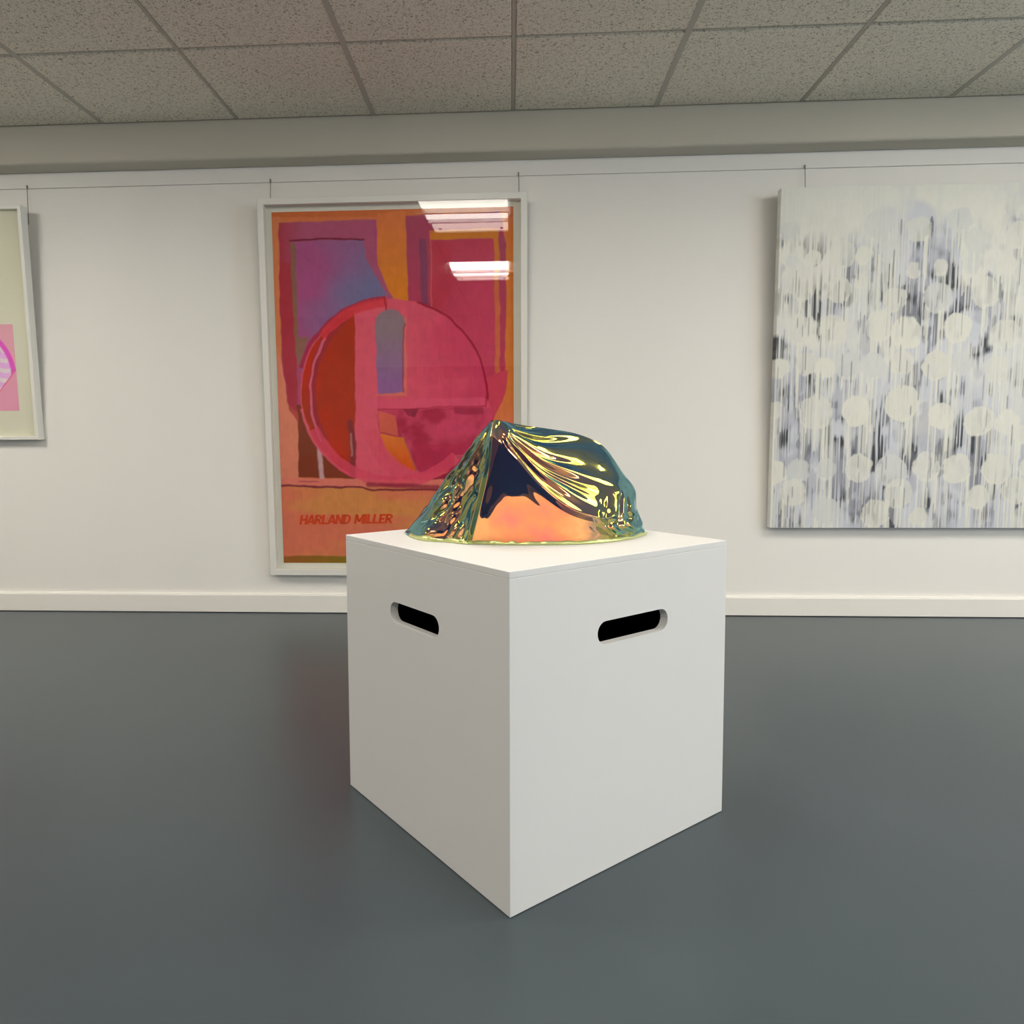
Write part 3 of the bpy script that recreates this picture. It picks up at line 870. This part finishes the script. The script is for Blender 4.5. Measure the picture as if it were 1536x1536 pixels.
lt['label'] = 'bold slanted red capital letters'

# ------------------------------------------------------------------ left framed print
LT = math.atan2(.05, 1.05)
left = empty('framed_print', (0, 3.258, .815), (LT, 0, 0))
tag(left, 'white framed print with neon pink shapes on cream mount, cut off at left edge', 'framed print')
LX0, LX1, LZ1 = -3.05, -2.1868, 1.0505
bm = bmesh.new(); frame_mesh(bm, LX0, LX1, 0, LZ1, .0165, .043, .024)
bm_obj('frame', bm, [M_FRAME], left)
box_obj('mount_board', (LX0 + .0166, .0205, .0166), (LX1 - .0166, .026, LZ1 - .0166), M_CREAM, left)
box_obj('glass', (LX0 + .0166, .004, .0166), (LX1 - .0166, .006, LZ1 - .0166), M_GLASS, left)
def pink_art(nx, nz):
    X = np.linspace(-2.96, -2.281, nx)[None, :] * np.ones((nz, 1)); Z = np.linspace(.135, .530, nz)[:, None] * np.ones((1, nx))
    def c(r, g, b): return np.array(srgb(r, g, b)) * np.array([1.45, 1.5, 1.5])
    img = np.ones(X.shape + (3,)) * c(250, 150, 168)
    r = np.hypot((X + 2.52), (Z - .30))
    def lay(m, col): 
        nonlocal img
        img = img * (1 - m[..., None]) + col * m[..., None]
    lay(1 - smooth(r, .236, .240), c(255, 70, 185))
    lay(1 - smooth(r, .212, .216), np.where((np.sin(np.hypot(X + 2.33, Z - .42) * 140) > .2)[..., None], c(252, 196, 206), c(255, 160, 214)))
    ln = (Z - .235) - (X + 2.36) * 1.15
    lay((1 - smooth(ln, -.002, .002)), c(246, 140, 168))
    lay((1 - smooth(np.abs(ln), .002, .006)), c(226, 92, 130))
    return np.clip(img, 0, 1)
grid_mesh('print', np.linspace(-2.96, -2.281, 170), np.linspace(.135, .530, 100), .0200, pink_art(170, 100), vcol_mat('pink_print', .7, .2), left)

# ------------------------------------------------------------------ right canvas
CT = math.atan2(.045, 1.45)
CW, CH = 1.55, 1.452
def drip_art(nx, nz):
    # drawing units: photograph-sized pixels, a right, b down
    a = np.linspace(0, CW / .00277, nx)[None, :] * np.ones((nz, 1)); b = np.linspace(0, 509, nz)[:, None] * np.ones((1, nx))
    rng = np.random.RandomState(7)
    def c(r, g, b_): return np.array(srgb(r, g, b_)) * np.array([1.32, 1.34, 1.36])
    white, lav, grey, dark = c(203, 201, 192), c(184, 185, 190), c(132, 133, 142), c(34, 36, 42)
    base = smooth(fbm(a / 60, b / 70, 3, 4) + .0006 * b, .36, .66)[..., None]
    img = white * (1 - base) + lav * base
    top = smooth(b + 70 * (vnoise(a / 50, b * 0, 8) - .5), 30, 95)
    # dark vertical striations, gathered in patches between the dots
    patch = smooth(fbm(a / 26, b / 40, 5, 3) + .05 * smooth(b, 230, 420), .44, .62)
    for px, py, w, h in ((138,160,10,26),(72,146,10,24),(15,160,12,22),(230,128,9,20),(202,165,14,26),(220,172,9,22),(345,168,10,30),
                         (25,300,26,26),(60,300,10,26),(120,290,8,18),(20,370,20,30),(60,390,24,28),(112,400,16,24),(55,450,9,26),
                         (112,455,14,30),(150,470,18,24),(15,480,18,34),(278,490,14,22),(245,470,12,18),(320,400,14,40),(300,350,10,30),
                         (225,60,8,40),(180,60,7,30),(265,50,7,34),(330,485,22,24)):
        patch = np.maximum(patch, 1.15 * np.exp(-(((a - px) / w) ** 2 + ((b - py) / h) ** 2)))
    st = vnoise(a / 2.5 + 1.2 * vnoise(a / 40, b / 60, 2), b / 170, 13)
    st2 = vnoise(a / 1.4, b / 110, 14)
    dk = smooth(.6 * st + .4 * st2 + .12 * np.clip(patch - .85, 0, .3) / .3, .42, .56) * np.clip(patch, 0, 1) * np.clip(top + (patch > 1), 0, 1)
    tone = np.clip(smooth(fbm(a / 26, b / 40, 15, 3), .44, .64) + np.clip(patch - .8, 0, 1) * 1.5, 0, 1)[..., None]
    ink = grey * (1 - tone) + dark * tone
    m = (dk * .95)[..., None]
    img = img * (1 - m) + ink * m
    pool = (smooth(fbm(a / 34, b / 46, 25, 3), .54, .64) * top * .5)[..., None]
    img = img * (1 - pool) + c(150, 151, 162) * pool
    # broad milky curtains
    cur = (smooth(fbm(a / 34, b / 160, 44, 3), .50, .62) * smooth(vnoise(a / 1.8, b / 260, 45), .30, .55) * .75)[..., None]
    img = img * (1 - cur) + c(198, 197, 190) * cur
    # cream discs (seen ones) with drips running down
    spots = [(265,222,38),(150,265,40),(345,255,45),(515,250,60),(680,265,50),(985,245,55),(840,235,50),(1085,300,52),(168,385,28),
             (250,370,35),(370,360,55),(460,365,36),(560,350,45),(668,430,30),(778,420,32),(905,410,38),(1045,415,40),(215,480,62),
             (365,500,52),(455,470,32),(595,545,50),(770,540,60),(920,320,55),(960,520,58),(205,660,62),(345,660,58),(540,650,60),
             (650,680,64),(860,660,60),(1050,690,60),(130,820,42),(245,800,48),(320,820,42),(415,810,55),(520,815,55),(640,800,50),
             (780,815,58),(885,810,48),(1030,830,50),(110,990,40),(285,1000,72),(455,1000,60),(650,965,72),(810,1020,52),(970,1040,62),
             (1085,1050,50),(130,1255,50),(225,1245,48),(340,1240,45),(480,1235,58),(620,1250,66),(760,1230,60),(890,1240,60),(1055,1240,62),
             (205,1340,55),(650,1340,60),(985,1360,48),(350,1420,60),(560,1430,60),(740,1440,40)]
    S = [((x - 112) / 2.744, (y - 92) / 2.744, r / 2.744) for x, y, r in spots]
    for gy in range(30, 500, 42):
        for gx in range(385, 580, 44):
            S.append((gx + rng.uniform(-12, 12), gy + rng.uniform(-12, 12), rng.uniform(12, 24)))
    cream = c(204, 202, 191)
    wa = a + 8 * (fbm(a / 11, b / 11, 31, 3) - .5); wb = b + 8 * (fbm(a / 11, b / 11, 32, 3) - .5)
    for sx, sy, r in S:
        d = np.hypot(wa - sx, (wb - sy) * .95)
        k = (cream if rng.rand() < .75 else c(194, 194, 190)) * rng.uniform(.94, 1.0)
        op = rng.uniform(.62, .96)
        m = ((1 - smooth(d, r - 1.5, r + 1.0)) * (op * (.85 + .15 * smooth(fbm(a / 8, b / 30, 40, 2), .3, .5))))[..., None]
        img = img * (1 - m) + k * m
        for _ in range(int(r * .42)):
            dx = sx + rng.uniform(-r, r) * .95; w = rng.uniform(.4, 1.3); ln = rng.uniform(15, 90)
            y0 = sy + math.sqrt(max(0, r * r - (dx - sx) ** 2)) - 3
            m = ((1 - smooth(np.abs(a - dx), w - .6, w + .6)) * smooth(b, y0 - 2, y0) * (1 - smooth(b, y0 + ln, y0 + ln + 4)) * rng.uniform(.6, .95))[..., None]
            img = img * (1 - m) + cream * m
    # thin dark drips left showing over the discs
    for _ in range(160):
        dx = rng.uniform(0, 560); y0 = rng.uniform(90, 480); w = rng.uniform(.4, .9); ln = rng.uniform(8, 40)
        m = ((1 - smooth(np.abs(a - dx), w - .5, w + .5)) * smooth(b, y0 - 3, y0 + 3) * (1 - smooth(b, y0 + ln, y0 + ln + 6)) * .7)[..., None]
        img = img * (1 - m) + c(96, 98, 106) * m
    img *= (1 + .06 * (fbm(a / 3, b / 9, 61, 3) - .5))[..., None]
    return np.clip(img, 0, .95)[::-1]
nx, nz = 520, 480
canvas = grid_mesh('canvas_painting', np.linspace(0, CW, nx), np.linspace(0, CH, nz), 0, drip_art(nx, nz),
                   vcol_mat('drip_paint', .55, .35, .12, 300), None, wrap=.040)
canvas.location = (1.1485, 3.258, .405); canvas.rotation_euler = (CT, 0, 0)
tag(canvas, 'unframed canvas painting of pale dots over grey vertical drips, on the right', 'painting')

# ------------------------------------------------------------------ hanging wires
def wire(x, zt, zb, yb, label):
    w = empty('hanging_wire', (x, D, zt))
    tube('cable', [(0, -.012, 0), (.001, -.014, -.02), (.0015, yb - D, zb - zt)], .0016, M_WIRE, w)
    bm = bmesh.new(); add_box(bm, (-.0028, -.015, -.004), (.0028, -.0092, .010), 0, .0008)
    bm_obj('hook', bm, [M_WIRE], w)
    tag(w, label, 'wire', 'picture hanging wires')
wire(-2.204, 1.966, 1.80, 3.285, 'thin steel hanging wire from the rail to the pink print at far left')
wire(-1.072, 1.966, 1.80, 3.268, 'thin steel hanging wire above left corner of the orange and crimson poster')
wire(.040, 1.966, 1.80, 3.268, 'thin steel hanging wire above right corner of the orange and crimson poster')
wire(1.272, 1.966, 1.78, 3.272, 'thin steel hanging wire above the grey drip canvas')
